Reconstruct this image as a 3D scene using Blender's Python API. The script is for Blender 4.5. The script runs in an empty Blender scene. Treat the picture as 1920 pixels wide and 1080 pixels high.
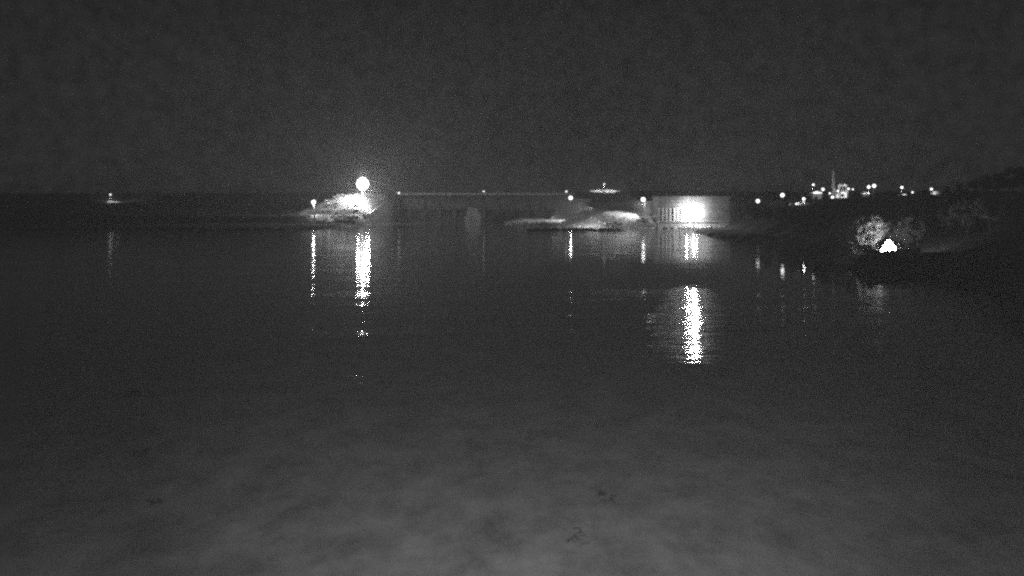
import bpy, bmesh, math, random
import numpy as np
from mathutils import Vector, Matrix

# ------------------------------------------------------------------ camera, sky, exposure
scene = bpy.context.scene
col = scene.collection
CAM_Z = 12.0
F_PX = 1663.0            # focal length in pixels of a 1920 px wide frame
HORIZON = 390.0
cam_data = bpy.data.cameras.new("camera")
cam_data.sensor_width = 36.0
cam_data.lens = F_PX / 1920.0 * 36.0
cam_data.shift_y = -(540.0 - HORIZON) / 1920.0
cam_data.clip_start = 0.1
cam_data.clip_end = 20000.0
cam = bpy.data.objects.new("camera", cam_data)
cam.location = (0, 0, CAM_Z)
cam.rotation_euler = (math.radians(90), 0, 0)
col.objects.link(cam)
scene.camera = cam

world = bpy.data.worlds.new("World")
scene.world = world
world.use_nodes = True
wn, wl = world.node_tree.nodes, world.node_tree.links
wn.clear()
w_out = wn.new("ShaderNodeOutputWorld")
w_bg = wn.new("ShaderNodeBackground")
w_sky = wn.new("ShaderNodeTexSky")
w_sky.sky_type = 'NISHITA'
w_sky.sun_disc = False
w_sky.sun_elevation = math.radians(42)
w_sky.sun_rotation = math.radians(180)
w_bw = wn.new("ShaderNodeRGBToBW")           # the night camera sees no colour
w_tc = wn.new("ShaderNodeTexCoord")
w_n1 = wn.new("ShaderNodeTexNoise")          # thin patchy cloud
w_n1.inputs["Scale"].default_value = 75.0
w_n1.inputs["Detail"].default_value = 3.0
w_n1.inputs["Roughness"].default_value = 0.6
w_mr = wn.new("ShaderNodeMapRange")
w_mr.inputs["From Min"].default_value = 0.3
w_mr.inputs["From Max"].default_value = 0.7
w_mr.inputs["To Min"].default_value = 0.6
w_mr.inputs["To Max"].default_value = 1.4
w_mul = wn.new("ShaderNodeMath"); w_mul.operation = 'MULTIPLY'
wl.new(w_sky.outputs[0], w_bw.inputs[0])
wl.new(w_tc.outputs["Generated"], w_n1.inputs["Vector"])
wl.new(w_n1.outputs["Fac"], w_mr.inputs["Value"])
wl.new(w_bw.outputs[0], w_mul.inputs[0])
wl.new(w_mr.outputs[0], w_mul.inputs[1])
wl.new(w_mul.outputs[0], w_bg.inputs["Color"])
w_bg.inputs["Strength"].default_value = 0.0033
wl.new(w_bg.outputs[0], w_out.inputs["Surface"])

vs = scene.view_settings
vs.view_transform = 'Standard'
vs.look = 'None'
vs.exposure = 0.0
vs.gamma = 1.0
vs.use_curve_mapping = False
cy = scene.cycles
cy.use_denoising = False          # the photo is grainy too
cy.max_bounces = 5
cy.diffuse_bounces = 2
cy.glossy_bounces = 3
cy.volume_bounces = 0
cy.caustics_reflective = False
cy.caustics_refractive = False
cy.sample_clamp_indirect = 2.0
cy.sample_clamp_direct = 0.0
cy.filter_width = 2.6
cy.use_light_tree = True

random.seed(7)
rng = np.random.default_rng(11)


def at(px, py, Y):
    """the point of the place seen at pixel px, py of the 1920x1080 photo, Y metres out"""
    return Vector(((px - 960.0) / F_PX * Y, Y, CAM_Z - (py - HORIZON) / F_PX * Y))


# ------------------------------------------------------------------ materials
def new_mat(name):
    m = bpy.data.materials.new(name)
    m.use_nodes = True
    nt = m.node_tree
    nt.nodes.clear()
    out = nt.nodes.new("ShaderNodeOutputMaterial")
    return m, nt.nodes, nt.links, out


def rough_mat(name, dark, light, scale=0.4, rough=0.9, bump=0.15, detail=6.0):
    m, n, l, out = new_mat(name)
    b = n.new("ShaderNodeBsdfPrincipled")
    geo = n.new("ShaderNodeNewGeometry")
    noi = n.new("ShaderNodeTexNoise")
    noi.inputs["Scale"].default_value = scale
    noi.inputs["Detail"].default_value = detail
    noi.inputs["Roughness"].default_value = 0.65
    ramp = n.new("ShaderNodeValToRGB")
    ramp.color_ramp.elements[0].position = 0.32
    ramp.color_ramp.elements[1].position = 0.68
    ramp.color_ramp.elements[0].color = (dark, dark, dark, 1)
    ramp.color_ramp.elements[1].color = (light, light, light, 1)
    bmp = n.new("ShaderNodeBump")
    bmp.inputs["Strength"].default_value = 0.6
    bmp.inputs["Distance"].default_value = bump
    l.new(geo.outputs["Position"], noi.inputs["Vector"])
    l.new(noi.outputs["Fac"], ramp.inputs[0])
    l.new(ramp.outputs[0], b.inputs["Base Color"])
    l.new(noi.outputs["Fac"], bmp.inputs["Height"])
    l.new(bmp.outputs[0], b.inputs["Normal"])
    b.inputs["Roughness"].default_value = rough
    b.inputs["Specular IOR Level"].default_value = 0.2
    l.new(b.outputs[0], out.inputs["Surface"])
    return m


def emit_mat(name, strength):
    m, n, l, out = new_mat(name)
    e = n.new("ShaderNodeEmission")
    e.inputs["Color"].default_value = (1, 1, 1, 1)
    e.inputs["Strength"].default_value = strength
    l.new(e.outputs[0], out.inputs["Surface"])
    return m


M_ground = rough_mat("mown_grass", 0.05, 0.13, 0.16, bump=0.3, detail=9.0)
M_riprap = rough_mat("floodlit_pale_riprap", 0.16, 0.62, 0.35, bump=0.8, detail=9.0)  # riprap toned extra pale to carry the floodlit brightness
M_concrete = rough_mat("weathered_concrete", 0.22, 0.38, 0.12, bump=0.05)
M_darkconc = rough_mat("stained_concrete", 0.10, 0.22, 0.15, bump=0.05)
M_pale = rough_mat("pale_concrete", 0.42, 0.56, 0.2, bump=0.03)
M_steel = rough_mat("painted_steel", 0.14, 0.22, 0.5, rough=0.5, bump=0.01)
M_galv = rough_mat("galvanised_steel", 0.35, 0.5, 0.8, rough=0.5, bump=0.01)
M_darkmetal = rough_mat("dark_metal", 0.04, 0.07, 0.8, rough=0.5, bump=0.01)
M_white = rough_mat("white_paint", 0.62, 0.8, 0.6, rough=0.6, bump=0.01)
M_porcelain = rough_mat("porcelain", 0.5, 0.6, 0.8, rough=0.3, bump=0.01)
M_bark = rough_mat("bark", 0.06, 0.12, 1.5, bump=0.03)
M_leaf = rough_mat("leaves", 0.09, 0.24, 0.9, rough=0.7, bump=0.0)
M_leaf_lit = rough_mat("lit_tone_leaves", 0.3, 0.6, 0.9, rough=0.7, bump=0.0)  # lighter copy of the leaves, painting in the tent's light
M_twig = rough_mat("wet_driftwood", 0.012, 0.05, 6.0, rough=0.5, bump=0.01)
M_scum = rough_mat("foam_scum", 0.25, 0.5, 4.0, rough=0.8, bump=0.01)
M_shadow_glass, n, l, out = new_mat("dark_glass")
b = n.new("ShaderNodeBsdfPrincipled")
b.inputs["Base Color"].default_value = (0.03, 0.03, 0.03, 1)
b.inputs["Roughness"].default_value = 0.1
l.new(b.outputs[0], out.inputs["Surface"])


# ------------------------------------------------------------------ mesh helpers
class MB:
    def __init__(self):
        self.v, self.f = [], []

    def box(self, x0, x1, y0, y1, z0, z1):
        i = len(self.v)
        self.v += [(x0, y0, z0), (x1, y0, z0), (x1, y1, z0), (x0, y1, z0),
                   (x0, y0, z1), (x1, y0, z1), (x1, y1, z1), (x0, y1, z1)]
        self.f += [(i, i + 3, i + 2, i + 1), (i + 4, i + 5, i + 6, i + 7), (i, i + 1, i + 5, i + 4),
                   (i + 1, i + 2, i + 6, i + 5), (i + 2, i + 3, i + 7, i + 6), (i + 3, i, i + 4, i + 7)]
        return self

    def tube(self, p0, p1, r0, r1=None, n=8):
        r1 = r0 if r1 is None else r1
        p0, p1 = Vector(p0), Vector(p1)
        d = (p1 - p0).normalized()
        a = d.orthogonal().normalized()
        c = d.cross(a)
        i = len(self.v)
        for p, r in ((p0, r0), (p1, r1)):
            for k in range(n):
                t = 2 * math.pi * k / n
                self.v.append(tuple(p + a * (r * math.cos(t)) + c * (r * math.sin(t))))
        for k in range(n):
            k2 = (k + 1) % n
            self.f.append((i + k, i + k2, i + n + k2, i + n + k))
        self.f.append(tuple(i + k for k in reversed(range(n))))
        self.f.append(tuple(i + n + k for k in range(n)))
        return self

    def ball(self, c, r, sx=1, sy=1, sz=1, sub=2):
        bm = bmesh.new()
        bmesh.ops.create_icosphere(bm, subdivisions=sub, radius=r)
        i = len(self.v)
        bm.verts.index_update()
        self.v += [(c[0] + q.co.x * sx, c[1] + q.co.y * sy, c[2] + q.co.z * sz) for q in bm.verts]
        self.f += [tuple(i + q.index for q in fa.verts) for fa in bm.faces]
        bm.free()
        return self

    def prism(self, pts, y0, y1):
        """outline pts (x, z) extruded along y"""
        i, n = len(self.v), len(pts)
        self.v += [(x, y0, z) for x, z in pts] + [(x, y1, z) for x, z in pts]
        self.f.append(tuple(i + k for k in range(n)))
        self.f.append(tuple(i + n + k for k in reversed(range(n))))
        for k in range(n):
            k2 = (k + 1) % n
            self.f.append((i + k, i + n + k, i + n + k2, i + k2))
        return self

    def prism_x(self, pts, x0, x1):
        """outline pts (y, z) extruded along x"""
        i, n = len(self.v), len(pts)
        self.v += [(x0, y, z) for y, z in pts] + [(x1, y, z) for y, z in pts]
        self.f.append(tuple(i + k for k in reversed(range(n))))
        self.f.append(tuple(i + n + k for k in range(n)))
        for k in range(n):
            k2 = (k + 1) % n
            self.f.append((i + k, i + k2, i + n + k2, i + n + k))
        return self

    def mesh(self, name, mat, smooth=False):
        me = bpy.data.meshes.new(name)
        me.from_pydata(self.v, [], self.f)
        bm = bmesh.new()
        bm.from_mesh(me)
        bmesh.ops.recalc_face_normals(bm, faces=bm.faces)
        bm.to_mesh(me)
        bm.free()
        if smooth:
            me.polygons.foreach_set("use_smooth", [True] * len(me.polygons))
        me.materials.append(mat)
        me.update()
        return me

    def build(self, name, mat, parent=None, smooth=False, loc=None):
        return link(name, self.mesh(name, mat, smooth), parent, loc)


def link(name, me, parent=None, loc=None, rz=0.0):
    o = bpy.data.objects.new(name, me)
    col.objects.link(o)
    if parent is not None:
        o.parent = parent
    if loc is not None:
        o.location = loc
    if rz:
        o.rotation_euler = (0, 0, rz)
    return o


def tag(o, label, cat, group=None):
    o["label"] = label
    o["category"] = cat
    if group:
        o["group"] = group
    return o


def thing(name, label, cat, loc=(0, 0, 0), rz=0.0, group=None):
    o = bpy.data.objects.new(name, None)
    col.objects.link(o)
    o.location = loc
    o.rotation_euler = (0, 0, rz)
    return tag(o, label, cat, group)


# ------------------------------------------------------------------ terrain
_tab = rng.random((256, 256))


def vnoise(x, y, s):
    x = np.asarray(x, float) / s + 71.3
    y = np.asarray(y, float) / s + 37.9
    xi, yi = np.floor(x).astype(int), np.floor(y).astype(int)
    fx, fy = x - xi, y - yi
    fx, fy = fx * fx * (3 - 2 * fx), fy * fy * (3 - 2 * fy)
    g = lambda a, b: _tab[a % 256, b % 256]
    return ((g(xi, yi) * (1 - fx) + g(xi + 1, yi) * fx) * (1 - fy)
            + (g(xi, yi + 1) * (1 - fx) + g(xi + 1, yi + 1) * fx) * fy) - 0.5


def ss(a, b, x):
    t = np.clip((np.asarray(x, float) - a) / (b - a), 0, 1)
    return t * t * (3 - 2 * t)


def lerp(a, b, t):
    return a + (b - a) * t


def height(x, y):
    x, y = np.broadcast_arrays(np.asarray(x, float), np.asarray(y, float))
    big = vnoise(x, y, 30)
    mid = vnoise(x, y, 9)
    fine = vnoise(x, y, 2.6)
    # ---- left bank, its bench, the mound below the mast and the embankment
    ys = 488 + 12 * vnoise(x, x * 0, 45)
    low = -3 + 3.7 * ss(ys - 15, ys + 10, y) + 0.7 * ss(500, 598, y)
    near_mound = ss(-126, -116, x)
    bench = 5.4 * lerp(ss(601, 612, y), ss(580, 622, y), near_mound)
    mound = np.interp(y, [640, 648, 655, 662, 669, 676, 682, 690, 760, 800], [0, 4.4, 5.2, 9.0, 9.8, 13.4, 14.0, 15.8, 17.4, 18.4]) * ss(-175, -128, x)
    emb_l = np.interp(y, [760, 800, 812, 826, 850, 858, 905, 1400], [5, 15.5, 17.2, 17.8, 26.0, 26.2, 18, 18])
    emb_l = np.where(y < 760, -3, emb_l)
    zl = np.maximum(low + bench + mound, emb_l)
    wt = np.interp(y, [636, 655, 680, 735, 775, 846, 864], [7.0, 7.6, 10.0, 16.0, 20.5, 23.0, 25.4])
    zl = np.where((y > 630) & (y < 866), np.minimum(zl, wt - .35 + np.maximum(0, -107.0 - x) * 1.25), zl)
    # ---- spillway basin
    zc = np.where(y > 866, 14.0, -3.0)
    spit_y = np.interp(y, [596, 622, 650, 722, 726, 740], [-3, 0.1, 0.9, 3.2, 3.2, -3])
    spit = lerp(-3.0, spit_y, ss(-26, 8, x + 10 * big))
    bar = lerp(-3.0, np.interp(y, [452, 470, 492, 520], [-3, 0.35, 0.5, -3]), ss(0, 12, x) * (1 - ss(58, 66, x)))
    zc = np.where(y > 742, zc, np.maximum(zc, np.maximum(spit, bar)))
    # ---- right bank beside the powerhouse
    yr = y - 20 * ss(52, 66, x) * (1 - ss(560, 640, y))
    ramp = np.interp(yr, [466, 500, 510, 556, 600, 640, 700, 760, 820, 846, 862, 885, 920, 1400],
                     [-3, 0.3, 1.0, 10.0, 10.8, 11.0, 14, 18, 24, 27.2, 28.1, 28.3, 20, 20])
    zr = lerp(-3 + 0 * ramp, ramp, np.where((y > 668) & (y < 742), ss(76, 100, x), ss(22, 66, x + 4 * mid)))
    zr = np.maximum(zr, np.where(y < 742, np.maximum(spit, bar), -3))
    zr = np.where((x > 84.5) & (y < 546), -3.0, zr)
    zr = np.where((x > 84.5) & (y >= 546), np.maximum(ramp, 16.5), zr)
    # ---- right bank towards the bridge, and the hill of the switchyard
    xs = np.interp(y, [-100, 100, 172, 182, 200, 300, 370, 450, 478, 505, 522], [68, 68, 66, 67, 72, 80, 84, 92, 116, 131, 131]) + 3 * mid
    k = np.interp(y, [230, 360], [1.0, 1.45])
    zb = np.interp((x - xs) * k, [-12, 0, 4, 22, 50, 80, 140, 400], [-3, 0, 1.5, 2.2, 12, 16, 17.5, 20])
    zb = zb + 1.0 * np.exp(-((y - 176) / 3.2) ** 2) * ss(66, 70, x) * (1 - ss(92, 100, x))
    zr = np.where(y < 522, np.maximum(np.where(x > 84.5, -3, zr), zb), zr)
    zr = np.where((x > 131) & (y >= 522), np.maximum(zb, zr), zr)
    # ---- join
    wl_ = np.where(y < 640, ss(-109, -96, x), ss(-108.2, -106.6, x))
    wl_ = np.where(y > 866, ss(-112, -109, x), wl_)
    wr_ = np.where(y > 742, ss(56.5, 58.5, x), 1.0)
    z = lerp(zl, zc, wl_)
    z = np.where(x > 30, np.where(y > 742, lerp(zc, zr, wr_), np.maximum(zr, zc)), z)
    rocky = ((x > -145) & (x < -104) & (y > 640) & (y < 775)) | ((x > 34) & (x < 84) & (y > 500) & (y < 556))
    z = z + np.where(z > -0.5, np.where(rocky, 0.45, 0.55) * fine + 0.7 * mid + 0.5 * big * (z > 1), 0)
    return z


def h(x, y):
    return float(height(np.array([x]), np.array([y]))[0])


def axis(spans):
    out = []
    for a, b, s in spans:
        out += list(np.arange(a, b, s))
    out.append(spans[-1][1])
    return np.array(out)


gx = axis([(-1400, -420, 28), (-420, -190, 5), (-190, -92, 1.25), (-92, -20, 5), (-20, 150, 1.5), (150, 260, 3), (260, 1400, 30)])
gy = axis([(-60, 160, 6), (160, 240, 2.0), (240, 440, 4), (440, 740, 1.5), (740, 920, 2.5), (920, 1300, 30)])
GX, GY = np.meshgrid(gx, gy)
GZ = height(GX, GY)
nx, ny = len(gx), len(gy)
me = bpy.data.meshes.new("river_banks")
me.vertices.add(nx * ny)
me.vertices.foreach_set("co", np.stack([GX, GY, GZ], -1).astype(np.float32).ravel())
ii = np.arange(nx * ny).reshape(ny, nx)
quads = np.stack([ii[:-1, :-1], ii[:-1, 1:], ii[1:, 1:], ii[1:, :-1]], -1).reshape(-1, 4)
zq = GZ.ravel()[quads].max(1)
quads = quads[zq > -2.95]                      # the river bed itself is never seen
me.loops.add(quads.size)
me.loops.foreach_set("vertex_index", quads.astype(np.int32).ravel())
me.polygons.add(len(quads))
me.polygons.foreach_set("loop_start", np.arange(0, quads.size, 4, dtype=np.int32))
me.polygons.foreach_set("use_smooth", np.ones(len(quads), bool))
me.update(calc_edges=True)
me.validate()
me.materials.append(M_ground)
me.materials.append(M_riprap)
qc = np.stack([GX, GY], -1).reshape(-1, 2)[quads].mean(1)       # stone-faced slopes, made pale where the floodlights fall
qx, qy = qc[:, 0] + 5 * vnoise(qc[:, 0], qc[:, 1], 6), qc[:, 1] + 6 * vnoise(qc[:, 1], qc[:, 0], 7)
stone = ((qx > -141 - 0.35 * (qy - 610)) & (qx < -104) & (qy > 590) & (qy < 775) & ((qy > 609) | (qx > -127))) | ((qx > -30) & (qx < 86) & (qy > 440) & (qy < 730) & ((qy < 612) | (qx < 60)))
assert len(me.polygons) == len(quads)
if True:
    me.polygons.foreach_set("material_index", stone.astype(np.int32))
o = link("river_banks", me)
o["kind"] = "structure"

# loose riprap stones on the stone-faced slopes, far too many to count
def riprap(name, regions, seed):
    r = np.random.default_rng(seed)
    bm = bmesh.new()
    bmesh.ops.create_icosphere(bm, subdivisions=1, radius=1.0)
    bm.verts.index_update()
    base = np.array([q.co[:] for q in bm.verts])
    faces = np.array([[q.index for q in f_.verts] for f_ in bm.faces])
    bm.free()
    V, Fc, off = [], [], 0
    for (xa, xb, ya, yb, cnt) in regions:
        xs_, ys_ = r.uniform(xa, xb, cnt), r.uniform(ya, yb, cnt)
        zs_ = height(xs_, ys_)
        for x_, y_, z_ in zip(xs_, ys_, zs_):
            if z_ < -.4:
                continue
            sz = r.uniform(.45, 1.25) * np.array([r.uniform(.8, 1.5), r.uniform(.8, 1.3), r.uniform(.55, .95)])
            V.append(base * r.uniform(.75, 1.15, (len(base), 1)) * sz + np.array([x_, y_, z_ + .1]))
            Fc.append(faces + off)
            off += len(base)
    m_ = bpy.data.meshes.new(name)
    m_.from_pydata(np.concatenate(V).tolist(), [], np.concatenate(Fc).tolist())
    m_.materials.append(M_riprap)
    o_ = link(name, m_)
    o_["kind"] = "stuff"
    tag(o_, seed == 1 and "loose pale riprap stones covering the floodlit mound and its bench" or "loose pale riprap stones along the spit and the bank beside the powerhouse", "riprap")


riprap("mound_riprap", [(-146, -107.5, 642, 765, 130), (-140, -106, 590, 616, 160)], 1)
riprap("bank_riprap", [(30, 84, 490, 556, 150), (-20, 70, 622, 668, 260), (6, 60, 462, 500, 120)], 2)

# ------------------------------------------------------------------ the river
M_water, n, l, out = new_mat("river_water")
geo = n.new("ShaderNodeNewGeometry")


def node_noise(vec, scale, detail=2.0, rough=0.5):
    t = n.new("ShaderNodeTexNoise")
    t.inputs["Scale"].default_value = scale
    t.inputs["Detail"].default_value = detail
    t.inputs["Roughness"].default_value = rough
    l.new(vec, t.inputs["Vector"])
    return t.outputs["Fac"]


def node_math(op, a, b=None):
    t = n.new("ShaderNodeMath")
    t.operation = op
    for k, v in enumerate((a, b)):
        if v is None:
            continue
        if isinstance(v, (int, float)):
            t.inputs[k].default_value = v
        else:
            l.new(v, t.inputs[k])
    return t.outputs[0]


mp = n.new("ShaderNodeMapping")                 # crests run across the river
mp.inputs["Scale"].default_value = (0.22, 1.0, 1.0)
l.new(geo.outputs["Position"], mp.inputs["Vector"])
pos = mp.outputs[0]
long_wave = node_noise(pos, 0.30, 2.0)
ripple = node_noise(pos, 1.1, 3.0, 0.6)
# the riffle: rougher water shaped along the view to the powerhouse lamp, for its glitter
sep = n.new("ShaderNodeSeparateXYZ")
l.new(geo.outputs["Position"], sep.inputs[0])
across = node_math('DIVIDE', node_math('SUBTRACT', sep.outputs[0], node_math('MULTIPLY', sep.outputs[1], 0.2)), 3.4)
along = node_math('DIVIDE', node_math('SUBTRACT', sep.outputs[1], 100.0), 25.0)
ln_ = node_math('SQRT', node_math('ADD', node_math('MULTIPLY', across, across), node_math('MULTIPLY', along, along)))
blotch = node_noise(geo.outputs["Position"], 0.05, 2.0)
ragged = node_math('MULTIPLY', node_math('SUBTRACT', node_noise(pos, 0.25, 4.0, 0.7), 0.5), 1.6)
dist = node_math('ADD', node_math('ADD', ln_, ragged), node_math('MULTIPLY', node_math('SUBTRACT', blotch, 0.5), 0.9))
rmap = n.new("ShaderNodeMapRange")
rmap.interpolation_type = 'SMOOTHSTEP'
rmap.inputs["From Min"].default_value = 1.35
rmap.inputs["From Max"].default_value = 0.45
rmap.inputs["To Min"].default_value = 0.0
rmap.inputs["To Max"].default_value = 1.0
l.new(dist, rmap.inputs["Value"])
riffle = rmap.outputs[0]
mpaw = n.new("ShaderNodeMapping")               # cat's-paws: bands of ruffled and slick water
mpaw.inputs["Scale"].default_value = (0.035, 0.11, 1.0)
l.new(geo.outputs["Position"], mpaw.inputs["Vector"])
paw_n = node_noise(mpaw.outputs[0], 1.0, 3.0, 0.6)
pmap = n.new("ShaderNodeMapRange")
pmap.inputs["From Min"].default_value = 0.36
pmap.inputs["From Max"].default_value = 0.68
l.new(paw_n, pmap.inputs["Value"])
paw = pmap.outputs[0]


def node_step(v, a_, b_):
    t = n.new("ShaderNodeMapRange")
    t.interpolation_type = 'SMOOTHSTEP'
    t.inputs["From Min"].default_value = a_
    t.inputs["From Max"].default_value = b_
    l.new(v, t.inputs["Value"])
    return t.outputs[0]


wob = node_math('MULTIPLY', node_math('SUBTRACT', blotch, 0.5), 40.0)
yw = node_math('ADD', sep.outputs[1], wob)
slick = node_math('MULTIPLY', node_step(sep.outputs[0], -8.0, 8.0), node_math('MULTIPLY', node_step(yw, 125.0, 142.0), node_step(yw, 222.0, 200.0)))
live = node_math('SUBTRACT', 1.0, node_math('MULTIPLY', slick, 0.8))
paw = node_math('MULTIPLY', paw, live)
amp = node_math('ADD', node_math('MULTIPLY', riffle, 0.27), node_math('MULTIPLY', paw, 0.05))
hgt = node_math('ADD', node_math('MULTIPLY', ripple, amp), node_math('MULTIPLY', long_wave, 0.022))
bmp = n.new("ShaderNodeBump")
bmp.inputs["Strength"].default_value = 1.0
bmp.inputs["Distance"].default_value = 1.0
l.new(hgt, bmp.inputs["Height"])
gl = n.new("ShaderNodeBsdfGlossy")
gl.distribution = 'BECKMANN'
gl.inputs["Color"].default_value = (1, 1, 1, 1)
l.new(node_math('ADD', node_math('MULTIPLY', riffle, 0.05), node_math('ADD', node_math('MULTIPLY', paw, 0.045), node_math('MULTIPLY', live, 0.055))), gl.inputs["Roughness"])
l.new(bmp.outputs[0], gl.inputs["Normal"])
mud = n.new("ShaderNodeBsdfDiffuse")            # silt carried in the water
sr = n.new("ShaderNodeMapRange")
sr.inputs["From Min"].default_value = 0.28
sr.inputs["From Max"].default_value = 0.72
sr.inputs["To Min"].default_value = 0.07
sr.inputs["To Max"].default_value = 0.26
msilt = n.new("ShaderNodeMapping")
msilt.inputs["Scale"].default_value = (1.0, 0.62, 1.0)
l.new(geo.outputs["Position"], msilt.inputs["Vector"])
silt = node_noise(msilt.outputs[0], 0.42, 8.0, 0.75)
l.new(silt, sr.inputs["Value"])
cc = n.new("ShaderNodeCombineColor")
for k in range(3):
    l.new(sr.outputs[0], cc.inputs[k])
l.new(cc.outputs[0], mud.inputs["Color"])
fr = n.new("ShaderNodeFresnel")
fr.inputs["IOR"].default_value = 1.33
l.new(bmp.outputs[0], fr.inputs["Normal"])
mx = n.new("ShaderNodeMixShader")
l.new(fr.outputs[0], mx.inputs[0])
l.new(mud.outputs[0], mx.inputs[1])
l.new(gl.outputs[0], mx.inputs[2])
l.new(mx.outputs[0], out.inputs["Surface"])
me = bpy.data.meshes.new("river")
me.from_pydata([(-1400, -150, 0), (1400, -150, 0), (1400, 866, 0), (-1400, 866, 0)], [], [(0, 1, 2, 3)])
me.materials.append(M_water)
o = link("river", me)
o["kind"] = "structure"

# ------------------------------------------------------------------ spillway of the dam
DY = 850.0
X0 = -110.0
BAY = 13.9
dam = thing("spillway", "long dark concrete spillway with a row of gates across the river", "dam", (0, DY, 0))
pier_me = MB().prism_x([(-14, -3), (4, -3), (4, 24.6), (-4, 24.6), (-8, 21), (-14, 9)], -1.3, 1.3).mesh("pier", M_darkconc)
R_g = 12.0
gate = MB()
gp = []
for k in range(9):
    a = math.radians(150 + 60 * k / 8)
    gp.append((-10.5 - (R_g * math.cos(a)) - 11.0, 16.0 + R_g * math.sin(a)))
for k in range(8):
    (y0, z0), (y1, z1) = gp[k], gp[k + 1]
    i = len(gate.v)
    w = BAY / 2 - 1.35
    gate.v += [(-w, y0, z0), (w, y0, z0), (w, y1, z1), (-w, y1, z1),
               (-w, y0 + .3, z0), (w, y0 + .3, z0), (w, y1 + .3, z1), (-w, y1 + .3, z1)]
    gate.f += [(i, i + 1, i + 2, i + 3), (i + 7, i + 6, i + 5, i + 4), (i, i + 3, i + 7, i + 4), (i + 1, i + 5, i + 6, i + 2)]
gate_me = gate.mesh("gate", M_steel)
arm_me = MB().tube((0, -0.1, 21.0), (0, -9.0, 16.0), 0.35, n=6).tube((0, 0.8, 16), (0, -9.0, 16.0), 0.35, n=6)\
    .tube((0, -0.1, 11), (0, -9.0, 16.0), 0.35, n=6).mesh("gate_arm", M_steel)
sill_me = MB().prism_x([(4, -3), (4, 9.5), (1, 10.4), (-2, 9.6), (-7, 5.5), (-13, 1.0), (-22, 0.4), (-22, -3)],
                       -BAY / 2 + 1.3, BAY / 2 - 1.3).mesh("weir_crest", M_darkconc)
house_me = MB().box(-1.6, 1.6, -3.0, -0.6, 26.2, 28.0).prism_x([(-3.2, 28.0), (-0.4, 28.0), (-1.8, 28.5)], -1.8, 1.8).mesh("hoist_house", M_steel)
for k in range(13):
    link("pier", pier_me, dam, (X0 + BAY * k, 0, 0))
for k in range(12):
    xc = X0 + BAY * (k + 0.5)
    g_ = link("gate", gate_me, dam, (xc, 0, 0))
    for s in (-1, 1):
        link("gate_arm", arm_me, g_, (s * 4.2, 0, 0))
    link("weir_crest", sill_me, dam, (xc, 0, 0))
    link("hoist_house", house_me, dam, (xc, 0, 0))
XE = X0 + BAY * 12
MB().box(X0 - 3, XE + 3, -4.6, 4.6, 24.62, 26.2).build("deck", M_white, dam)
rail = MB()
for z in (26.75, 27.3):
    rail.tube((X0 - 3, -4.4, z), (XE + 3, -4.4, z), 0.07, n=6)
for k in range(0, 58):
    xr = X0 - 2.9 + k * (XE - X0 + 5.8) / 57
    rail.box(xr - 0.06, xr + 0.06, -4.46, -4.34, 26.2, 27.35)
rail.build("railing", M_steel, dam)

# training walls on both sides of the basin
tw = thing("training_wall", "grey concrete wall stepping down beside the spillway under the floodlit mound", "wall", (-106.5, 0, 0))
MB().prism_x([(636, -3), (864, -3), (864, 25.4), (846, 23.0), (775, 20.5), (735, 16.0), (680, 10.0), (655, 7.6), (636, 7.0)], -0.6, 0.9)\
    .build("wall_face", M_concrete, tw)
MB().box(-9.0, -0.7, 635.6, 637.0, -3, 6.2).build("end_wall", M_concrete, tw)
cop = MB()
wpts = [(636, 7.0), (655, 7.6), (680, 10.0), (735, 16.0), (775, 20.5), (846, 23.0)]
for (ya, za), (yb, zb_) in zip(wpts[:-1], wpts[1:]):
    cop.prism_x([(ya, za + .003), (yb, zb_ + .003), (yb, zb_ + .4), (ya, za + .4)], -0.9, 1.15)
cop.build("coping", M_concrete, tw)
tw = thing("training_wall", "dim concrete wall at the right end of the spillway gates", "wall", (57.5, 0, 0))
MB().prism_x([(744.6, -3), (864, -3), (864, 25.4), (846, 21.5), (800, 20.6), (744.6, 20.2)], -0.8, 1.2).build("wall_face", M_concrete, tw)
MB().prism([(-0.9, -3), (26, -3), (26, 5), (16, 11), (7, 19.0), (-0.9, 20.4)], 742.5, 744.5).build("end_wall", M_concrete, tw)

# concrete block standing in the basin
blk = thing("dividing_block", "pale concrete block standing in the dark basin before the gates", "block", (0, 790, 0))
p = [at(x_, y_, 790) for x_, y_ in ((870, 419), (874, 404), (878, 391), (895, 391), (898, 398), (903, 404), (902, 419))]
MB().prism([(q.x, max(q.z, -3)) for q in p], -6, 9).build("block_body", M_concrete, blk)
MB().box(p[2].x + .6, p[3].x - .4, -5, 8, p[2].z + .003, p[2].z + 0.6).build("cap", M_pale, blk)

# ------------------------------------------------------------------ powerhouse
PX0, PX1, PY = 88.0, 128.2, 522.0
ph = thing("powerhouse", "pale concrete powerhouse with a column row, glaring under its floodlight", "building", (0, PY, 0))
Z_LED, Z_TOP, Z_ROOF = 4.2, 12.0, 18.9
MB().box(PX0 - 1.8, PX1, 0, 22, -3, Z_LED - .35).build("base", M_concrete, ph)
MB().box(PX0 - 1.8, PX1, -0.5, 3.2, Z_LED - .347, Z_LED).build("ledge", M_pale, ph)
MB().box(PX0 - 1.8, PX0 + 18.0, 3.0, 22, Z_LED + .003, Z_TOP).build("recessed_wall", M_darkconc, ph)
MB().box(PX0 + 18.003, PX1, 0.06, 22, Z_LED + .003, Z_TOP).build("hall_wall", M_darkconc, ph)
MB().box(PX0 - 1.8, PX1, 0, 22, Z_TOP + .003, Z_ROOF - .5).build("upper_wall", M_darkconc, ph)
MB().box(PX0 - 2.2, PX1 + .4, -0.4, 22.4, Z_ROOF - .497, Z_ROOF).build("roof_slab", M_darkconc, ph)
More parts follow.
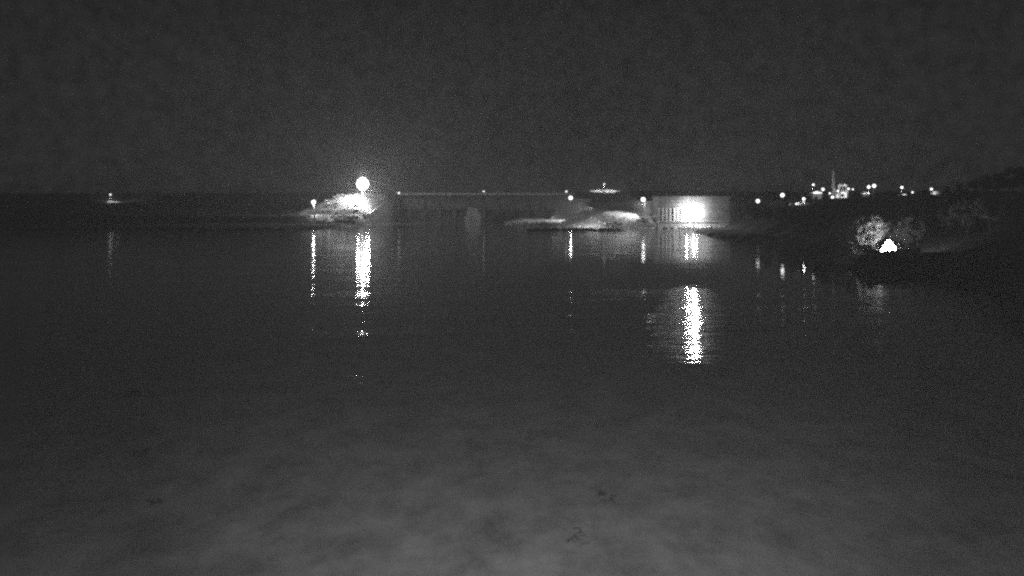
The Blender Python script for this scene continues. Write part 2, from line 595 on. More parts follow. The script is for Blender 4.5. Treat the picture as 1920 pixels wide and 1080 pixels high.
col_me = MB().box(-.36, .36, 0.15, 0.95, Z_LED + .003, Z_TOP - .55).box(-.55, .55, 0.05, 1.05, Z_TOP - .547, Z_TOP).mesh("column", M_pale)
for k in range(9):
    link("column", col_me, ph, (PX0 - 1.4 + 2.27 * k, 0, 0))
jn = MB()
for z in (13.9, 16.1):
    jn.box(PX0 - 1.7, PX1 - .1, -0.06, -0.003, z, z + .12)
jn.build("string_course", M_pale, ph)
vent = MB().box(92.0, 97.5, 3, 7, Z_ROOF + .003, Z_ROOF + 1.5).box(91.8, 97.7, 2.8, 7.2, Z_ROOF + 1.503, Z_ROOF + 1.7)
vent.build("roof_ventilator", M_steel, ph)
MB().box(PX1 + .003, PX1 + 4, 2.0, 22, -3, 15.5).build("stair_tower", M_darkconc, ph)
MB().box(108, 111, -0.09, -0.065, 14.3, 15.7).build("louvre", M_steel, ph)

# rubble at the foot of the powerhouse
stone_mes = []
for k in range(5):
    bm = bmesh.new()
    bmesh.ops.create_icosphere(bm, subdivisions=1, radius=1.0)
    for q in bm.verts:
        q.co *= random.uniform(0.7, 1.15)
    me = bpy.data.meshes.new("boulder")
    bm.to_mesh(me)
    bm.free()
    me.materials.append(M_concrete)
    stone_mes.append(me)
for k in range(46):
    xx = PX0 - 3 + 43 * (k + random.random()) / 46
    s = random.uniform(0.7, 1.7)
    o = link("boulder", random.choice(stone_mes), None, (xx, PY - random.uniform(0.6, 5.5), random.uniform(-0.4, 0.9)), random.uniform(0, 6))
    o.scale = (s * 1.2, s, s * 0.75)
    tag(o, "rough boulder in the rubble along the foot of the powerhouse", "boulder", "rubble at the powerhouse foot")

# wing wall, sheet piling and guard rail on the right bank
ww = thing("wing_wall", "bright concrete wing wall closing the riprap bank beside the powerhouse", "wall", (84.6, 512, 0))
MB().prism_x([(13, -3), (50, -3), (50, 11.3), (44, 10.8), (20, 4.2), (13, 3.4)], -0.5, 0.9).build("wall_face", M_pale, ww)
sp = thing("sheet_piling", "ribbed steel sheet piling along the lit waterline below the riprap bank", "sheet piling", (0, 526, 0))
pl = MB()
npile = 20
for k in range(npile):
    x = 66 + k * 0.9
    pl.prism([(x, -3), (x + .52, -3), (x + .52, 2.6 + .06 * (k % 3)), (x, 2.6 + .06 * (k % 3))], -0.5 if k % 2 else -.5, 0.4)
    pl.prism([(x + .523, -3), (x + .897, -3), (x + .897, 2.5), (x + .523, 2.5)], 0.1, 0.4)
pl.build("pile_row", M_galv, sp)
MB().box(65.8, 84.0, -0.6, 0.6, 2.74, 3.0).build("cap_beam", M_pale, sp)
gr = thing("guard_rail", "thin pale guard rail climbing the bank towards the powerhouse columns", "railing")
p0, p1 = at(1165, 410, 536), at(1262, 402.5, 519)
rb = MB().tube(p0, p1, 0.13, n=6).tube(p0 - Vector((0, 0, .6)), p1 - Vector((0, 0, .6)), 0.07, n=6)
rb.build("rail_bar", M_white, gr)
for k in range(9):
    q = p0.lerp(p1, k / 8)
    zb_ = min(h(q.x, q.y), q.z - 1.0) if q.x < 84 else q.z - 3.3
    MB().box(q.x - .07, q.x + .07, q.y - .07, q.y + .07, zb_ - .2, q.z).build("post", M_galv, gr)

# ------------------------------------------------------------------ lamps
def lamp_radiance(I, r):
    return I / (math.pi * r * r)


_ball = {}


def bulb(parent, loc, I, r=.55):
    """a bare bulb beside its glowing globe"""
    d = bpy.data.lights.new("bulb", 'POINT')
    d.energy = 4 * math.pi * I
    d.shadow_soft_size = r
    o_ = bpy.data.objects.new("bulb", d)
    col.objects.link(o_)
    o_.parent = parent
    o_.location = loc
    return o_



def glow_ball(r, I):
    key = (round(r, 2), round(I))
    if key not in _ball:
        m_ = emit_mat("lamp_glow_%d_%d" % (int(r * 100), I), min(lamp_radiance(I, r), 4.0))
        m_.cycles.emission_sampling = 'NONE'          # the bulbs below do the lighting
        _ball[key] = MB().ball((0, 0, 0), r, sub=2).mesh("lamp_globe", m_, True)
    return _ball[key]


_panel = {}


M_pane = emit_mat("flood_pane", 3.0)
M_pane.cycles.emission_sampling = 'NONE'


def flood_head(parent, loc, aim, I, w=.5, hh=.32, cone=125):
    """a shielded flood lamp: dark housing open to one side with a glowing pane inside"""
    hd = MB().box(-w - .1, w + .1, -.12, .0, -hh - .1, hh + .1).box(-w - .1, w + .1, .003, .5, hh + .003, hh + .1)\
        .box(-w - .1, w + .1, .003, .5, -hh - .1, -hh - .003)\
        .box(-w - .1, -w - .003, .003, .5, -hh, hh).box(w + .003, w + .1, .003, .5, -hh, hh).build("flood_housing", M_darkmetal, parent)
    hd.location = loc
    hd.rotation_euler = Vector(aim).to_track_quat('Y', 'Z').to_euler()
    link("lamp_pane", MB().box(-w, w, .02, .05, -hh, hh).mesh("lamp_pane", M_pane), hd)
    sd_ = bpy.data.lights.new("flood_beam", 'SPOT')
    sd_.energy = 4 * math.pi * I
    sd_.spot_size = math.radians(cone)
    sd_.spot_blend = 0.6
    sd_.shadow_soft_size = 0.2
    so_ = bpy.data.objects.new("flood_beam", sd_)
    col.objects.link(so_)
    so_.parent = hd
    so_.location = (0, .3, 0)
    so_.rotation_euler = (math.radians(90), 0, 0)
    return hd


def pole_lamp(px, py, Y, r, I, label, name="pole_lamp", group=None, base=None, flood=None, aim=(0, 1, -.35)):
    p = at(px, py, Y)
    z0 = (h(p.x, p.y) if base is None else base) - 0.15
    z0 = min(z0, p.z - r - 0.5)
    t = thing(name, label, "lamp", (p.x, p.y, z0), 0, group)
    top = p.z - z0
    MB().tube((0, 0.35 + r, 0), (0, 0.35 + r, top + r * .6), 0.16, 0.10, n=8).box(-.35, .35, .35 + r - .35, .35 + r + .35, 0, .35).build("pole", M_darkmetal, t)
    MB().tube((0, 0.35 + r, top + r * .5), (0, 0.0, top + r + .14), 0.08, n=6).build("arm", M_darkmetal, t)
    MB().tube((0, 0, top + r + .01), (0, 0, top + r + .22), r * .62, r * .3, n=12).build("hood", M_darkmetal, t)
    link("lamp_globe", glow_ball(r, I), t, (0, 0, top))
    if I >= 16:
        bulb(t, (0, -.1, top - r - .6), I)
    if flood:
        flood_head(t, (0, 0.25, max(top - r - 0.9, .6)), aim, flood)
    return t


# the tall mast on the mound
p = at(680, 345, 668)
zg = h(p.x, p.y) - .2
mast = thing("floodlight_mast", "tall mast with a blazing cluster of floodlights above the bright mound", "lamp mast", (p.x, p.y, zg))
top = p.z - zg
MB().tube((0, 0, 0), (0, 0, top + 3.6), 0.42, 0.2, n=10).build("pole", M_galv, mast)
for rr, dz in ((3.3, 0), (2.7, 2.0), (2.7, -2.0), (1.4, 3.4), (1.4, -3.4)):
    ring = MB()
    for k in range(16):
        a0, a1 = 2 * math.pi * k / 16, 2 * math.pi * (k + 1) / 16
        ring.tube((rr * math.cos(a0), rr * math.sin(a0), top + dz), (rr * math.cos(a1), rr * math.sin(a1), top + dz), .12, n=6)
    for k in range(4):
        a0 = math.pi * k / 2
        ring.tube((0, 0, top + dz), (rr * math.cos(a0), rr * math.sin(a0), top + dz), .1, n=6)
    ring.build("lamp_ring", M_galv, mast)
fl = glow_ball(1.3, 950)
for nk, rr, dz in ((8, 3.7, 0), (6, 3.1, 2.0), (6, 3.1, -2.0), (4, 1.7, 3.5), (4, 1.7, -3.5)):  # globes heaped up to fill out the lamp's bloom
    for k in range(nk):
        a0 = 2 * math.pi * (k + .5) / nk
        link("flood_lamp", fl, mast, (rr * math.cos(a0), rr * math.sin(a0), top + dz))

for x_, y_, z_ in ((-3.2, -2.2, -5.6), (4.6, -1.4, -4.6), (1.6, 3.6, -5.2), (0, 0, 5.9)):
    bulb(mast, (x_, y_, top + z_), 3400, .9)

# the floodlight before the powerhouse
p = at(1300, 398, 516.6)
fm = thing("powerhouse_floodlight", "dazzling floodlight on a post in front of the powerhouse columns", "lamp", (p.x, p.y, -2.5))
MB().tube((0, -.9, 0), (0, -.9, p.z + 2.5), 0.25, 0.2, n=8).build("post", M_galv, fm)
MB().tube((0, -.9, p.z + 2.4), (0, -.9, p.z + 2.9), .5, .5, n=8).build("bracket", M_galv, fm)
link("flood_lamp", glow_ball(2.1, 3800), fm, (0, 0.9, p.z + 2.5))
rb_ = flood_head(fm, (0, -1.75, p.z + 2.5), (-.24, -1, -.06), 9000, .9, .7, cone=34)
for s_ in (-1, 1):
    bulb(fm, (s_ * 2.8 - .6, 2.0, p.z + 2.5), 1350, .6)

DECK = 26.2
pole_lamp(207, 365, 806, 0.85, 5, "lone lamp at far left over a small panel shaped as its light pool", flood=1100)
pole_lamp(588, 379, 605, 1.4, 260, "pole lamp on the dark bench just left of the floodlit mound", base=7.0, flood=900, aim=(.55, .8, -.55))
pole_lamp(748, 362, 846, 1.1, 8, "lamp at the left end of the spillway deck beside the mound", base=DECK)
pole_lamp(907, 359, 846, 0.8, 4, "tiny lamp alone on the middle of the spillway deck", base=DECK)
pole_lamp(1062, 359, 846, 0.9, 6, "tiny lamp at the right end of the spillway deck above a larger lamp", base=DECK)
pole_lamp(1070, 371, 715, 1.5, 110, "round lamp standing by the wall at the right end of the spillway")
pole_lamp(1133, 345, 836, 0.65, 4, "small high lamp above the long panel shaped as its light pool on the right crest", flood=3000)
pole_lamp(1206, 374, 566, 1.3, 32, "round lamp over the riprap bank left of the powerhouse")
pole_lamp(1421, 377, 450, 0.95, 7, "round lamp on the dark slope right of the powerhouse")
pole_lamp(1467, 366, 424, 0.9, 8, "lamp above faint ground patches between powerhouse and switchyard")
pole_lamp(1507, 373, 392, 0.55, 30, "small lamp close above the bright tilted shed roof", flood=260)
pole_lamp(1525, 346.5, 492, 0.5, 6, "small lamp highest left of the switchyard, above a bright flat roof", flood=700)
pole_lamp(1543, 355, 500, 0.8, 5, "lamp between the bright flat roof and the tall mast")
pole_lamp(1561, 370, 488, 0.75, 5, "low lamp at the foot of the switchyard mast")
pole_lamp(1576, 373, 488, 0.65, 4, "lowest lamp of the switchyard, below the bright transformer")
pole_lamp(1591, 354, 492, 0.45, 4, "tiny lamp just right of the bright transformer")
pole_lamp(1629, 350.5, 495, 0.75, 8, "smaller left one of the twin lamps right of the switchyard", flood=350)
pole_lamp(1639, 348.5, 500, 1.0, 8, "larger right one of the twin lamps right of the switchyard")
pole_lamp(1691, 351.5, 493, 0.6, 6, "lamp above the thin bright roof near the wooded hill", flood=350)
pole_lamp(1711, 360.5, 500, 0.4, 4, "faintest lamp low between the two hillside sheds")
pole_lamp(1746.5, 354.5, 498, 0.55, 6, "rightmost lamp on the hill, beside a bright shed wall", flood=260)

# shielded floodlight that rakes over the riprap bank from the wing wall
bf = thing("bank_floodlight", "shielded floodlight on the wing wall throwing its beam along the riprap bank", "lamp", (83.4, 563, 7.5))
MB().tube((0, 0, 0), (0, 0, 7.6), .12, .09, n=8).build("post", M_darkmetal, bf)
flood_head(bf, (-.1, 0, 7.4), (-1, -.3, -.26), 3600, .45, .3)

wf = thing("spit_fill_light", "added fill light on a short post brightening the low spit", "lamp", (64.0, 684.0, h(64.0, 684.0) - .3))  # made-up lamp, added to brighten the spit
MB().tube((0, 0, 0), (0, 0, 9.8), .14, .1, n=8).build("post", M_darkmetal, wf)
flood_head(wf, (-.3, 0, 9.7), (-1, -.14, -.2), 18000, .5, .4, cone=96)
bl = thing("bar_fill_light", "added fill light on the low bar facing the riprap bank, its back to the river", "lamp", (22.0, 506.0, -.6))  # made-up lamp put in to light the riprap slope
MB().tube((0, 0, 0), (0, 0, 7.0), .14, .1, n=8).build("post", M_darkmetal, bl)
flood_head(bl, (0, .2, 6.8), (1, .8, -.08), 10000, .45, .3, cone=110)
# an unseen floodlight added to brighten the switchyard gantry
yf = thing("yard_fill_light", "added fill light pole facing the switchyard gantry from the front", "lamp", (at(1581, 0, 484).x, 484, h(at(1581, 0, 484).x, 484) - .2))
MB().tube((0, 0, 0), (0, 0, 3.2), .12, .09, n=8).build("post", M_darkmetal, yf)
flood_head(yf, (0, .2, 3.3), (0, 1, .18), 900, .4, .3)

# added pale leaning panels, shaped like the light pools under two lamps
def pool_panel(pts, Y, label):
    q = [at(x_, y_, Y) for x_, y_ in pts]
    t = thing("light_pool_panel", label, "wall", (0, Y, 0))
    m = MB()
    k = len(q) // 2
    lean = 1.6
    zmin = min(v.z for v in q)
    m.v = [(v.x, (v.z - zmin) * lean, v.z) for v in q] + [(v.x, (v.z - zmin) * lean + 3.0, v.z - .8) for v in q]
    nq = len(q)
    m.f = [tuple(range(nq)), tuple(reversed(range(nq, 2 * nq)))] + [(i, nq + i, nq + (i + 1) % nq, (i + 1) % nq) for i in range(nq)]
    m.build("pool_face", M_pale, t)
    MB().box(min(v.x for v in q), max(v.x for v in q), .6, 1.6, zmin - 3.0, zmin + .15).build("footing", M_darkconc, t)
    return t


pool_panel([(197, 379), (201, 376.5), (212, 377), (221, 378.5), (222, 379.5), (213, 382), (200, 381.5)], 813, "small added light-pool panel alone on the dark embankment at far left")
pool_panel([(1104, 358), (1120, 356), (1134, 354.6), (1150, 356), (1166, 358.5), (1160, 360.5), (1148, 362.5), (1138, 362.2), (1128, 359.6)], 846,
      "long tapering added light-pool panel on the right crest of the dam")

pole_lamp(1571, 358, 497, 0.45, 4, "tiny added lamp left of the gantry top, right of the mast")  # this and the next three are added to make the gantry sparkle
pole_lamp(1556, 362.5, 494, 0.4, 3, "tiny added lamp left of the mast foot")
pole_lamp(1584, 347, 503, 0.4, 3, "tiny added lamp highest above the gantry beam")
pole_lamp(1599, 355, 498, 0.35, 2.5, "faint tiny added lamp farthest right of the gantry")
pole_lamp(1481, 384, 420, 0.35, 2.5, "faint low lamp left of the tilted shed")

# ------------------------------------------------------------------ switchyard and sheds on the hill
def shed(px0, px1, py_top, Y, depth, label, eave=0.9, roof=M_white, wall=M_white, tilt=0.0):
    a, c = at(px0, py_top, Y), at(px1, py_top, Y)
    xc, w = (a.x + c.x) / 2, (c.x - a.x) / 2
    zg_ = min(h(xc - w, Y), h(xc + w, Y), h(xc, Y + depth), h(xc, Y)) - .3
    zg_ = min(zg_, a.z - 2.4)
    t = thing("shed", label, "shed", (xc, Y, zg_))
    H_ = a.z - zg_
    MB().box(-w * .92, w * .92, 0, depth, 0, H_ - eave).build("wall", wall, t)
    MB().prism([(-w, H_ - eave + .003 - tilt), (w, H_ - eave + .003 + tilt), (w, H_ - eave * .6 + tilt), (0, H_), (-w, H_ - eave * .6 - tilt)], -.4, depth + .4).build("roof", roof, t)
    MB().box(-.5, .5, -.06, -.003, 0.02, 2.0).build("door", M_darkmetal, t)
    for s in (-1, 1):
        MB().box(s * w * .55 - .35, s * w * .55 + .35, -.05, -.003, .9, 1.8).build("window", M_shadow_glass, t)
    return t


shed(1491, 1507, 379, 397, 4.5, "bright shed with a tilted roof on the dark slope left of the switchyard", eave=1.6, tilt=-.5)
shed(1523, 1541, 359, 498, 4, "low dark-walled building with a long bright flat roof in the switchyard", eave=1.1, wall=M_darkmetal)  # wall kept dark so only the roof reads as lit
shed(1618, 1630, 360.5, 500, 3, "small bright-roofed hut under the twin lamps", eave=.8, wall=M_darkmetal)  # dark wall again stands in for an unlit front
shed(1689, 1702, 364, 498, 3, "hut with a thin bright roof near the wooded hill", eave=.6)
shed(1751, 1766, 357.5, 503, 3, "bright-walled shed at the right end of the hill lights", eave=.8)

# lattice mast
p = at(1562, 320, 502)
zg = h(p.x, 502) - .2
lm = thing("lattice_mast", "slender lattice mast standing tallest over the switchyard", "mast", (p.x, 502, zg))
H_ = p.z - zg
legs = [(-.55, -.55), (.55, -.55), (.55, .55), (-.55, .55)]
for lx, ly in legs:
    MB().tube((lx, ly, 0), (lx * .6, ly * .6, H_), .13, .1, n=6).build("leg", M_galv, lm)
br = MB()
nseg = 9
for k in range(nseg):
    z0, z1 = H_ * k / nseg, H_ * (k + 1) / nseg
    s0, s1 = 1 - .4 * k / nseg, 1 - .4 * (k + 1) / nseg
    for q in range(4):
        a, c = legs[q], legs[(q + 1) % 4]
        br.tube((a[0] * s0, a[1] * s0, z0), (c[0] * s1, c[1] * s1, z1), .07, n=5)
        br.tube((c[0] * s1, c[1] * s1, z1), (a[0] * s1, a[1] * s1, z1), .06, n=5)
br.build("bracing", M_galv, lm)

# steel gantry, transformer, breakers
p = at(1580, 345, 499)
zg = h(p.x, 499) - .2
gn = thing("switchyard_gantry", "bright steel gantry frame crowded beside the switchyard mast", "gantry", (p.x, 499, zg))
H_ = at(0, 349, 499).z - zg
for sx in (-2.1, 2.1):
    MB().box(sx - .2, sx + .2, -.2, .2, 0, H_).build("leg", M_white, gn)
MB().box(-2.6, 2.6, -.3, .3, H_ + .003, H_ + .7).build("beam", M_white, gn)
MB().tube((-.9, 0, H_ + .71), (-.9, 0, H_ + 2.2), .1, .06, n=6).build("spike", M_galv, gn)
for sx in (-1.3, 0.1, 1.4):
    MB().tube((sx, 0, H_), (sx, 0, H_ - 1.3), .16, .12, n=8).build("insulator", M_porcelain, gn)
p = at(1583, 370, 494)
zg = h(p.x, 494) - .2
tr = thing("transformer", "white power transformer, brightest box at the foot of the gantry", "transformer", (p.x, 494, zg))
H_ = at(0, 358, 494).z - zg
MB().box(-1.6, 1.4, 0, 2.4, .3, H_ - .8).build("tank", M_white, tr)
for k in range(5):
    MB().box(-1.5 + .6 * k, -1.2 + .6 * k, -.7, -.003, .6, H_ - 1.2).build("radiator", M_white, tr)
for k in range(3):
    MB().tube((-1.1 + k, 1.2, H_ - .797), (-1.2 + 1.15 * k, 1.2, H_ + .9), .2, .09, n=8).build("bushing", M_porcelain, tr)
MB().tube((1.6, 1.2, H_ - .4), (2.6, 1.2, H_ - .4), .45, n=10).build("oil_tank", M_white, tr)
p = at(1570, 366, 496)
zg = h(p.x, 496) - .2
cb = thing("circuit_breaker", "pale breaker with slanted insulators between mast and transformer", "breaker", (p.x, 496, zg))
H_ = at(0, 353, 496).z - zg
MB().box(-.8, .8, 0, 1.2, 0, H_ * .5).build("cabinet", M_galv, cb)
for s in (-1, 1):
    MB().tube((s * .3, .6, H_ * .5), (s * 1.2, .6, H_), .17, .1, n=8).build("insulator", M_porcelain, cb)

# ------------------------------------------------------------------ camp on the right bank
p = at(1666, 474, 198)
zg = h(p.x, 198) - .05
tent = thing("tent", "brightly glowing peaked tent on the dark wooded bank", "tent", (p.x, 198, zg), math.radians(24))
TH = at(0, 450, 198).z - zg
M_canvas = emit_mat("self_lit_canvas", 60.0)  # the canvas itself glows, standing in for a lantern inside
tc = MB()
tc.v = [(-1.45, -.9, .02), (1.05, -.9, .02), (1.1, 1.0, .02), (-1.4, 1.0, .02), (-1.25, -.8, .6), (1.25, -.8, 1.25), (1.15, .9, 1.15), (-1.2, .9, .75), (0.05, -.15, TH), (0.15, .25, TH - .1)]
tc.f = [(0, 1, 5, 4), (1, 2, 6, 5), (2, 3, 7, 6), (3, 0, 4, 7), (4, 5, 8), (5, 6, 9, 8), (6, 7, 9), (7, 4, 8, 9)]
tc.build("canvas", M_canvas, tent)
MB().tube((.05, -.96, TH * .5), (.05, -.96, 0), .05, n=6).tube((-1.5, -.95, .02), (-1.3, -.9, .65), .03, n=6)\
    .tube((1.1, -.95, .02), (1.3, -.9, 1.3), .03, n=6).build("pole", M_darkmetal, tent)
gl_ = MB()
for x, y in ((-3.2, -1.8), (2.9, -1.8), (2.9, 2.2), (-3.2, 2.2)):
    gl_.tube((x, y, 0), (x * .5, y * .6, 1.0), .02, n=5)
gl_.build("guy_line", M_galv, tent)


def crown_mesh(seed, W, Hc, nclump, nleaf, leaf, mat=None):
    r = np.random.default_rng(seed)
    V = []
    for c in range(nclump):
        while True:
            q = r.uniform(-1, 1, 3)
            d = np.linalg.norm(q)
            if .25 < d < 1:
                break
        cx = q * np.array([W, W, Hc]) * .8
        cr = r.uniform(.16, .34) * W
        pts = r.normal(0, 1, (nleaf, 3))
        pts /= np.linalg.norm(pts, axis=1)[:, None]
        pts *= (r.uniform(.35, 1, nleaf) ** .5)[:, None] * cr
        pts[:, 2] *= .75
        pts += cx
        u = r.normal(0, 1, (nleaf, 3)); u /= np.linalg.norm(u, axis=1)[:, None]
        w = np.cross(u, r.normal(0, 1, (nleaf, 3))); w /= np.linalg.norm(w, axis=1)[:, None]
        s = r.uniform(.6, 1.3, nleaf)[:, None] * leaf
        V.append(np.stack([pts - u * s, pts + w * s * .5, pts + u * s, pts - w * s * .5], 1))
    V = np.concatenate(V).reshape(-1, 3)
    me = bpy.data.meshes.new("crown")
    nq = len(V) // 4
    me.from_pydata(V.tolist(), [], np.arange(nq * 4).reshape(-1, 4).tolist())
    me.materials.append(mat or M_leaf)
    return me


def trunk_mesh(seed, hz):
    r = random.Random(seed)
    m = MB()
    b_ = Vector((0, 0, 0))
    pts = [b_]
    for k in range(4):
        b_ = b_ + Vector((r.uniform(-.2, .2), r.uniform(-.2, .2), hz / 4))
        pts.append(b_)
    for k in range(4):
        m.tube(pts[k], pts[k + 1], .28 * (1 - .2 * k), .28 * (.8 - .2 * k) + .02, n=7)
    for k in range(6):
        s = pts[2 + k % 3]
        a = r.uniform(0, 6.28)
        m.tube(s, s + Vector((math.cos(a) * 1.8, math.sin(a) * 1.8, r.uniform(.8, 2.2))), .1, .03, n=5)
    return m.mesh("trunk", M_bark)


KINDS = []
for k in range(5):
    W = [3.0, 3.6, 2.4, 3.2, 4.0][k]
    Hc = [3.6, 3.2, 3.8, 4.2, 3.6][k]
    KINDS.append((crown_mesh(100 + k, W, Hc, 34, 70, .26), trunk_mesh(50 + k, 6.5), Hc))


def tree(x, y, ztop, kind, label, group=None, width=1.0):
    cme, tme, Hc = KINDS[kind]
    z0 = h(x, y) - .2
    full = 5.2 + Hc
    s = max(ztop - z0, 2.5) / full
    t = thing("tree", label, "tree", (x, y, z0), random.uniform(0, 6.28), group)
    t.scale = (s * width, s * width, s)
    link("trunk", tme, t)
    link("crown", cme, t, (0, 0, 5.2))
    return t


def tree_px(px, pytop, Y, kind, label, group=None, width=1.0):
    q = at(px, pytop, Y)
    return tree(q.x, Y, q.z, kind, label, group, width)


KINDS.append((crown_mesh(200, 3.0, 3.9, 60, 150, .3, M_leaf_lit), trunk_mesh(60, 6.5), 3.9))
KINDS.append((crown_mesh(201, 2.8, 3.6, 50, 130, .3, M_leaf_lit), trunk_mesh(61, 6.5), 3.6))
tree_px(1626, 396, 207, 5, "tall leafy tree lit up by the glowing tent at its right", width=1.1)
tree_px(1604, 410, 211, 6, "tree with lit-toned leaves at the left edge of the tent light", width=1.0)
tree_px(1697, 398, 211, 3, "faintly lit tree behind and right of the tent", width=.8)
tree_px(1645, 402, 214, 6, "tree with lit-toned leaves just behind the tall lit tree, towards the tent", width=.9)
WOOD = "dark tree in the unlit wood right above and behind the tent"
GRP = "dark trees of the right bank"
for px, py, Y, k in ((1404, 384, 440, 0), (1445, 392, 400, 1), (1478, 396, 380, 3), (1520, 386, 380, 2), (1548, 380, 370, 4), (1572, 383, 330, 0), (1600, 376, 340, 1),
                     (1648, 372, 330, 3), (1676, 366, 320, 2), (1716, 370, 300, 4), (1733, 352, 300, 0), (1770, 372, 290, 1), (1776, 346, 330, 3),
                     (1802, 342, 280, 4), (1828, 334, 290, 1), (1848, 322, 270, 0), (1872, 318, 280, 3), (1898, 312, 260, 4), (1925, 308, 270, 1),
                     (1740, 398, 225, 2), (1775, 384, 215, 0), (1815, 372, 205, 4), (1858, 360, 195, 1), (1905, 350, 180, 3), (1950, 340, 170, 0),
                     (1576, 404, 240, 1), (1556, 396, 262, 4), (1536, 394, 280, 2), (1512, 395, 300, 0), (1488, 390, 325, 3), (1466, 381, 350, 2), (1440, 384, 372, 0), (1420, 388, 395, 4), (1530, 366, 466, 0), (1552, 368, 462, 1), (1518, 368, 470, 3), (1612, 367, 470, 2), (1632, 366, 474, 4), (1690, 369, 470, 0), (1704, 368, 466, 1), (1758, 367, 480, 2), (1600, 374, 440, 4), (1580, 379, 430, 1),
                     (1990, 330, 150, 4), (1985, 312, 230, 2), (1720, 410, 212, 0), (1665, 412, 216, 4)):
    if py < 360:
        lab, grp = "dark tree rising on the skyline above the right end of the hill", "skyline trees at the right"
    elif Y > 420:
        lab, grp = "dark tree close in front of the lamps and huts on the hill", "trees before the hill lights"
    elif px < 1580:
        lab, grp = "dark tree on the slope or shore left of the tent, below the switchyard", "dark trees left of the tent"
    elif px > 1800:
        lab, grp = "near dark tree of the wood at the right edge of the picture", "near wood at the right edge"
    else:
        lab, grp = WOOD, GRP
    tree_px(px, py, Y, k, lab, grp, random.uniform(.9, 1.25))

BUSH = [crown_mesh(300 + k, 1.0, .9, 18, 130, .16) for k in range(2)]


def bush(px, py, Y, w, hgt_, label, group=None):
    q = at(px, py, Y)
    t = thing("bush", label, "bush", (q.x, Y, h(q.x, Y) - .05), random.uniform(0, 6), group)
    cz = max(q.z - t.location.z, .4)
    o_ = link("crown", BUSH[int(px) % 2], t, (0, 0, cz))
    o_.scale = (w, w, hgt_)
    stem = MB()
    for k in range(4):
        a = 1.57 * k
        stem.tube((0, 0, 0), (.4 * w * math.cos(a), .4 * w * math.sin(a), cz), .05, .02, n=5)
    stem.build("stem", M_bark, t)
    return t


bush(1628, 464, 195, .95, .85, "round dark bush in front of the lit tree left of the tent")
bush(1640, 432, 204, .7, .6, "small dark foliage clump highest against the lit tree")
bush(1636, 445, 203, .55, .5, "small dark foliage clump midway against the lit tree")
bush(1689, 464, 196, 1.0, 1.1, "dark bush close to the right side of the tent")
bush(1679, 472, 193, .45, .4, "tiny dark bush before the right corner of the tent")
bush(1600, 470, 203, 1.0, .9, "dark bush at the left end of the lit campground")

SHORE = "low dark shrub on the water's edge below the tent"
for k, px in enumerate((1618, 1629, 1640, 1650, 1659, 1668, 1677, 1686, 1696, 1706, 1718)):
    py, Y = 487 + (k * 7 % 4) - 2, 174.5 + (k * 5 % 4)
    bush(px, py, Y, 1.2, 1.05, SHORE, "shrubs along the shore below the tent")

# ------------------------------------------------------------------ drift on the near water
def tangle(px, py, size, seed, label):
    d = CAM_Z * F_PX / (py - HORIZON)
    q = at(px, py, d)
    r = random.Random(seed)
    t = thing("driftwood", label, "driftwood", (q.x, d, 0))
    for k in range(16):
        a = r.gauss(0, .55) if k % 3 else r.uniform(-1.5, 1.5)
        L = size * r.uniform(.25, .65)
        c = Vector((r.gauss(0, .22) * size, r.gauss(0, .5) * size, r.uniform(.0, .08)))
        dv = Vector((math.cos(a), math.sin(a) * 1.4, r.uniform(-.12, .3))) * L * .5
        MB().tube(c - dv, c + dv, r.uniform(.02, .05), .012, n=5).build("twig", M_twig, t)
    return t


tangle(1140, 938, .75, 3, "dark tangle of floating twigs, the farther one right of centre")
tangle(1085, 1008, .75, 4, "dark tangle of floating twigs lowest in the water near centre")
tangle(250, 737, .9, 5, "dark drifting twigs far out on the left water, the farthest tangle")
tangle(264, 850, .75, 6, "faint drifting twigs on the left water between two other tangles")
tangle(284, 945, .7, 8, "faint drifting twigs nearest of the tangles on the left water")

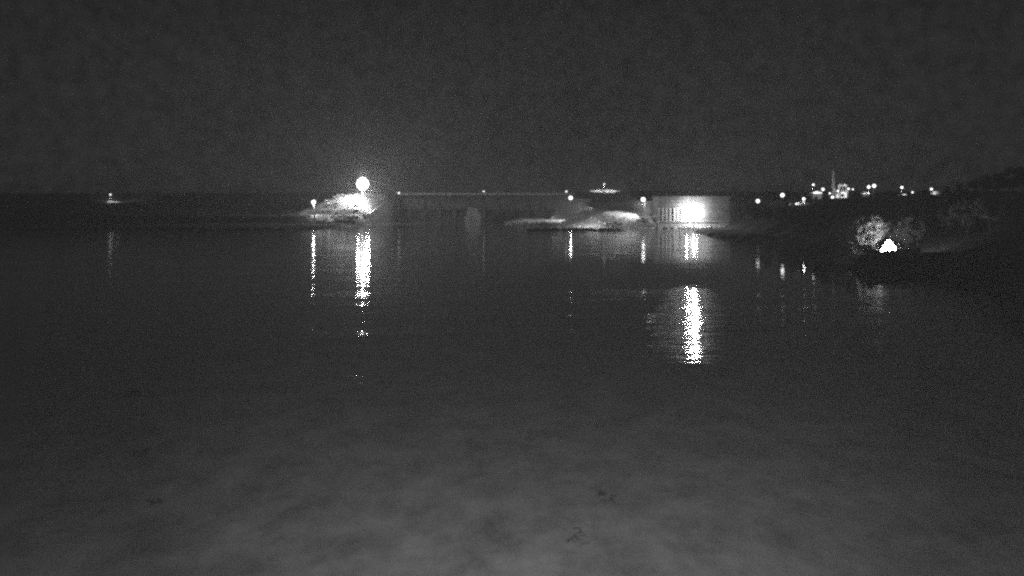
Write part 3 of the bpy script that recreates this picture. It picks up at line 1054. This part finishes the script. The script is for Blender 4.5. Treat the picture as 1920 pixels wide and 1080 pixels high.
# ------------------------------------------------------------------ the road bridge that carries the camera, and an added unseen lamp
bd = thing("road_bridge", "concrete road bridge crossing the river at the camera", "bridge", (0, -5, 0))
MB().box(-300, 300, -4.5, 4.2, 9.6, 10.4).build("deck", M_concrete, bd)
for y in (-3.5, 0, 3.2):
    MB().box(-300, 300, y - .3, y + .3, 8.2, 9.597).build("girder", M_concrete, bd)
MB().box(-300, 300, 3.9, 4.15, 10.403, 11.2).build("parapet", M_concrete, bd)
for x in (-90, -45, 45, 90):
    MB().box(x - .8, x + .8, -4, 3.8, -3, 8.197).build("pier", M_concrete, bd)
fl = thing("camera_illuminator", "unseen lamp added below the camera as its infrared illuminator, lighting the near water", "lamp", (0.3, -0.78, 10.2))
MB().box(-.35, .35, -.3, .0, -.25, .25).build("housing", M_darkmetal, fl)
MB().box(-.08, .08, -.2, -.05, -.8, -.253).build("bracket", M_darkmetal, fl)
for beam, watts, cone, aim in (("flood_beam", 43000.0, 25, (0.9, 46.0, -10.2)), ("fill_beam", 32000.0, 140, (0.2, 30.0, -3.0))):  # the wide one is an added fill, greying air and water evenly
    sd = bpy.data.lights.new(beam, 'SPOT')
    sd.energy = watts
    sd.spot_size = math.radians(cone)
    sd.spot_blend = 1.0
    sd.shadow_soft_size = 0.12
    so = bpy.data.objects.new(beam, sd)
    col.objects.link(so)
    so.parent = fl
    so.location = (0, 0.2, 0)
    so.rotation_euler = Vector(aim).to_track_quat('-Z', 'Y').to_euler()
    if cone < 90:
        so.scale = (2.2, 1, 1)          # stretched sideways to shape the glow on the near water

# ------------------------------------------------------------------ damp night air
M_haze, n, l, out = new_mat("night_haze")
pv = n.new("ShaderNodeVolumePrincipled")
pv.inputs["Color"].default_value = (0.95, 0.95, 0.95, 1)
pv.inputs["Density"].default_value = 0.0004
pv.inputs["Anisotropy"].default_value = 0.35
l.new(pv.outputs[0], out.inputs["Volume"])
try:
    M_haze.cycles.homogeneous_volume = True
except Exception:
    pass
o = MB().box(-1500, 1500, -200, 1400, -4.2, 150).build("haze", M_haze)
o["kind"] = "stuff"
